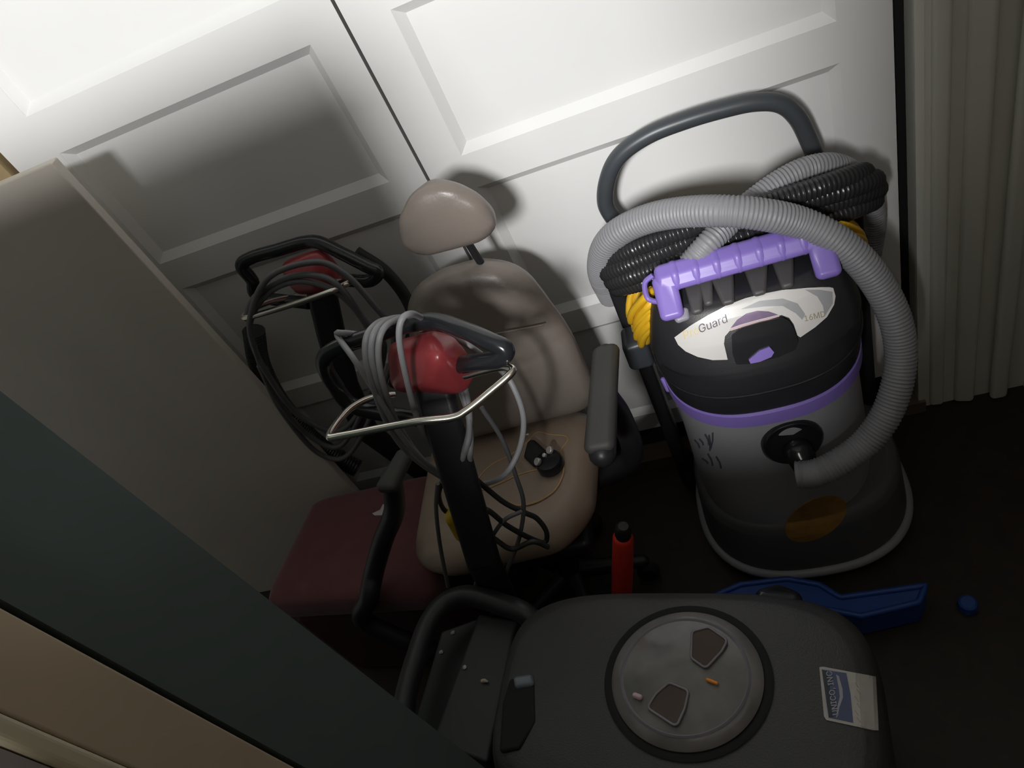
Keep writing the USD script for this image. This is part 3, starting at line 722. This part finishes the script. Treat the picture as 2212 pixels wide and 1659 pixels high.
# oval sticker and felt-pen marks on the tank
ov = [(1762 + 70 * math.cos(t) * 0.94 + 30 * math.sin(t) * 0.34, 1120 - 70 * math.cos(t) * 0.42 + 40 * math.sin(t)) for t in np.linspace(0, 2 * np.pi, 28, endpoint=False)]
both = Loft([(0.015, 0.185, 0.180, 2.5, VX + 0.02, VY), (0.06, 0.212, 0.198, 2.5, VX + 0.02, VY), (0.17, 0.205, 0.186, 2.5, VX + 0.02, VY), (0.19, 0.198, 0.178, 2.5, VX + 0.02, VY), (0.20, 0.18, 0.170, 2.45, VX + 0.02, VY), (0.25, 0.170, 0.170, 2.4, VX, VY), (0.535, 0.162, 0.165, 2.4, VX, VY)])
part(tk, "sticker", patch(both, ov, 10, 0.0015, 0.0006), "orange_sticker", 40, "faded orange oval sticker")
for a, b, c, d in ((1502, 950, 1512, 966), (1512, 948, 1520, 960), (1524, 938, 1532, 960), (1532, 940, 1534, 972), (1540, 935, 1536, 968), (1518, 990, 1530, 1000), (1530, 980, 1540, 1004), (1548, 986, 1558, 1010)):
    part(tk, "pen_stroke", lay(both, *cells(LineString([(a, b), ((a + c) / 2 + 2, (b + d) / 2), (c, d)]).buffer(1.5, quad_segs=2), 8), 0.001, 0.0004), "letter_dark", False)

# ------------------------------------------------------------------ black hose coil hung round the vacuum's push handle
co = []
for k in range(4):
    for t in np.linspace(0, 2 * np.pi, 24, endpoint=False):
        a = t + 1.2
        wob = 0.007 * math.sin(2.3 * t + 1.7 * k)
        z = 0.702 + 0.0205 * (k + t / (2 * np.pi)) - 0.056 * math.sin(a) + 0.008 * math.cos(a) + 0.004 * math.sin(1.5 * t + k)
        co.append((0.055 + (0.224 - 0.004 * k + wob) * math.cos(a), 1.064 + (0.076 - 0.002 * k + 0.6 * wob) * math.sin(a), z))
single("vacuum_hose", hose(spline(co, 6), 0.0165, 0.0075, 0.07, 14), "hose_black", "black ribbed hose coiled in a stack round the wet vacuum's push handle", "hose", 60, loc=(0.05, 1.06, 0.66))
# ------------------------------------------------------------------ yellow extension cord coil under it
yc = []
NY = 14
for k in range(NY):                                              # led back and forth round the back, from hook to hook
    col, row = k % 2, k // 2
    ts = np.linspace(-0.24 * np.pi, 1.24 * np.pi, 22)
    for t in (ts if k % 2 == 0 else ts[::-1]):
        rise = max(0.0, -math.sin(t))
        yc.append((0.046 + (0.197 - 0.009 * col + 0.003 * math.sin(3 * t + k)) * float(sq(math.cos(t), 0.85)), 1.015 + (0.090 - 0.008 * col) * math.sin(t), 0.604 + 0.0122 * row + 0.015 * math.cos(t) + 0.145 * rise ** 1.1 + 0.062 * max(0.0, math.sin(t)) + 0.004 * math.sin(2 * t + k * 1.3)))
single("extension_cord", tube(resample(spline(yc, 6), 0.012)[0], 0.0066, 8), "yellow_cord", "yellow extension cord coiled round the wet vacuum's head below the black hose", "cord", 60, loc=(0.04, 1.015, 0.61))

# ================================================================== BLACK CARPET MACHINE IN FRONT
mc = thing("carpet_extractor", "large black floor machine with a round clear lid in the foreground", "floor machine", (-0.18, 0.40, 0))
BX, BY = -0.197, 0.412
body = Loft([(0.03, 0.285, 0.178, 3.8, BX, BY), (0.25, 0.281, 0.175, 3.8, BX, BY), (0.42, 0.278, 0.172, 3.8, BX, BY), (0.465, 0.273, 0.168, 3.8, BX, BY), (0.485, 0.263, 0.158, 3.7, BX, BY), (0.496, 0.246, 0.142, 3.5, BX, BY), (0.500, 0.20, 0.11, 3.0, BX, BY), (0.5005, 0.05, 0.03, 2.0, BX, BY)], yaw=-10.0)

def oval(t):
    t.vertices[:, 1] = lc[1] + (t.vertices[:, 1] - lc[1]) * 0.92
    return t


bd = part(mc, "body", body.mesh(96), "machine_black", 40)
MT = Flat(Z=0.5005)
lc = at(1482, 1468, Z=0.50)
part(mc, "lid_gasket", oval(lathe([(0.100, 0.0), (0.116, 0.0), (0.118, 0.003), (0.112, 0.0045), (0.104, 0.003), (0.100, 0.0)], lc, n=72)), "gap_black", 40)
part(mc, "basin", oval(lathe([(0, 0.0012), (0.098, 0.0012), (0.098, 0.003), (0.0, 0.004)], lc, n=72)), "basin", 40, "murky floor seen through the lid")
ld = part(mc, "lid", oval(lathe([(0, 0.006), (0.090, 0.006), (0.104, 0.0035), (0.106, 0.006), (0.100, 0.013), (0.088, 0.0165), (0.05, 0.0185), (0, 0.019)], lc, n=96)), "lid_clear", 40, "clear round lid")
part(ld, "rim", oval(lathe([(0.0855, 0.0168), (0.088, 0.0185), (0.0905, 0.0165), (0.088, 0.0155), (0.0855, 0.0168)], lc, n=96)), "lid_rim", 40)
LT = Flat(Z=0.5195)
for w_ in ([(1498, 1366), (1530, 1358), (1568, 1384), (1556, 1406), (1524, 1440), (1496, 1420)], [(1446, 1478), (1484, 1494), (1476, 1530), (1460, 1566), (1402, 1528), (1420, 1500)]):
    pw = Polygon(w_).buffer(-6).buffer(9, quad_segs=4)
    wl = part(ld, "finger_well", lay(LT, *cells(pw, 40), 0.0005, 0.0012), "well_brown", False, "dark finger well in the lid")
    ring = [at(a, b, Z=0.5215) for a, b in list(pw.exterior.coords)[:-1]]
    part(wl, "well_rim", tube(resample(ring, 0.003, True)[0], 0.0019, 8, True), "lid_rim", 60)
part(ld, "float", hull([at(1528, 1468, Z=0.522), at(1548, 1476, Z=0.522)], 0.0026), "orange_float", 50, "small orange float tip")
part(ld, "vent_spot", hull([at(1372, 1502, Z=0.521), at(1382, 1506, Z=0.521)], 0.004), "emblem_edge", 50)
# sticker
stk = [(1770, 1442), (1778, 1441), (1890, 1462), (1896, 1578), (1886, 1578), (1785, 1556), (1780, 1548)]
st = part(mc, "sticker", patch(body, stk, 16, 0.0008, 0.0006), "sticker_white", False, "white and blue company sticker")
part(st, "print_panel", patch(body, [(1775, 1447), (1828, 1455), (1837, 1500), (1843, 1562), (1790, 1551)], 16, 0.0016, 0.0003), "sticker_blue", False)
part(st, "print_panel", patch(body, [(1776, 1449), (1788, 1451), (1800, 1550), (1791, 1550)], 16, 0.0021, 0.0002), "sticker_navy", False)
part(st, "wave", patch(body, [(1806, 1458), (1812, 1462), (1820, 1490), (1821, 1508), (1813, 1530), (1811, 1547), (1806, 1552), (1809, 1528), (1814, 1506), (1812, 1488)], 10, 0.0021, 0.0002), "sticker_ink", False)
part(st, "lettering", lettering(body, "UNICO, INC", (1811, 1547), (-0.15, -1), (-1, 0.1), 12, 0.0026, bold=True), "sticker_ink", False, "pale letters UNICO, INC")
for k in range(6):
    x, y = 1846 + 4 * (k % 2), 1475 + 15 * k
    part(st, "print_line", patch(body, [(x, y), (x + 2, y), (x + 9, y + 11), (x + 7, y + 11)], 30, 0.0016, 0.0002), "letter_tan", False)
# loop handle at the left
hl = [(1165, 1352), (1128, 1322), (1085, 1306), (1040, 1292), (1000, 1288), (958, 1306), (925, 1350), (900, 1420), (880, 1490), (872, 1550), (890, 1610), (940, 1655), (1000, 1700), (1060, 1740)]
part(mc, "loop_handle", tube(spline([at(a, b, Z=0.475 - 0.02 * (k == 0)) for k, (a, b) in enumerate(hl)], 8), 0.0188, 16), "black_plastic", 60, "thick black loop handle")
sp_ = Flat(Z=0.405)
ptop = [at(*p, Z=0.43) for p in ((1040, 1335), (1110, 1350), (1050, 1640), (945, 1600))]
sd = part(mc, "side_panel", hull([p + [0, 0, dz] for p in ptop for dz in (0, -0.05)], 0.006), "dark_panel", 40, "dark side panel inside the loop handle")
pr2 = [at(*p, Z=0.40) for p in ((960, 1370), (1030, 1345), (950, 1590), (905, 1560))]
part(mc, "side_ledge", hull([p + [0, 0, dz] for p in pr2 for dz in (0, -0.06)], 0.006), "black_plastic", 40)
for a, b, z in ((1003, 1441, 0.438), (953, 1408, 0.407), (978, 1366, 0.407)):
    part(sd, "screw", lathe([(0, -0.004), (0.0045, -0.004), (0.0045, 0.0005), (0.003, 0.0015), (0, 0.0015)], at(a, b, Z=z), n=14), "screw_steel", 40)
pk = part(mc, "hand_pocket", hull([at(a, b, Z=0.497) for a, b in ((1108, 1475), (1150, 1478), (1152, 1560), (1120, 1612), (1088, 1618), (1094, 1520))], 0.0055), "gap_black", 50, "hand pocket beside the loop handle, its shade painted black")  # solid black shape stands in for the shade inside the pocket
part(pk, "pocket_highlight", hull([at(a, b, Z=0.501) for a, b in ((1118, 1470), (1144, 1466), (1146, 1476), (1120, 1480))], 0.006), "highlight_gray", 50, "blue-grey highlight painted at the top of the pocket")  # pale shape paints a highlight along the pocket's top edge
part(mc, "rear_knob", hull([at(1652, 1292, Y=0.548), at(1712, 1296, Y=0.542), at(1680, 1284, Y=0.556)], 0.014), "black_gloss", 60)
single("crumb", hull([at(1042, 1471, Z=0.440), at(1052, 1472, Z=0.440), at(1047, 1470, Z=0.442)], [0.0032, 0.002, 0.003]), "crumb", "tiny pale crumb on the black machine's side panel", "crumb")

# ================================================================== BLUE PIECES
bt = thing("dust_pan", "blue plastic dust pan on the floor between black machine and wet vacuum", "dust pan", (0.08, 0.70, 0))
bp = [at(*p, Z=0.085) for p in ((1548, 1284), (1600, 1262), (1700, 1250), (1770, 1262), (1815, 1290), (2000, 1264), (1985, 1300), (1860, 1330), (1770, 1312), (1680, 1296))]
q = np.array(bp)[:, :2]
pan = trimesh.creation.extrude_polygon(Polygon(q).buffer(-0.002).buffer(0.004), 0.075, engine="earcut"); pan.apply_translation([0, 0, 0.008])
part(bt, "tray", pan, "blue_plastic", 30)
part(bt, "rim", tube(resample([(x, y, 0.084) for x, y in q], 0.006, True)[0], 0.006, 8, True), "blue_plastic", 60)
single("plastic_scrap", lathe([(0, 0), (0.017, 0), (0.018, 0.004), (0.016, 0.02), (0.012, 0.023), (0, 0.023)], at(2090, 1312, Z=0.003), n=24), "blue_plastic", "small blue plastic piece alone on the dark floor at right", "plastic piece")
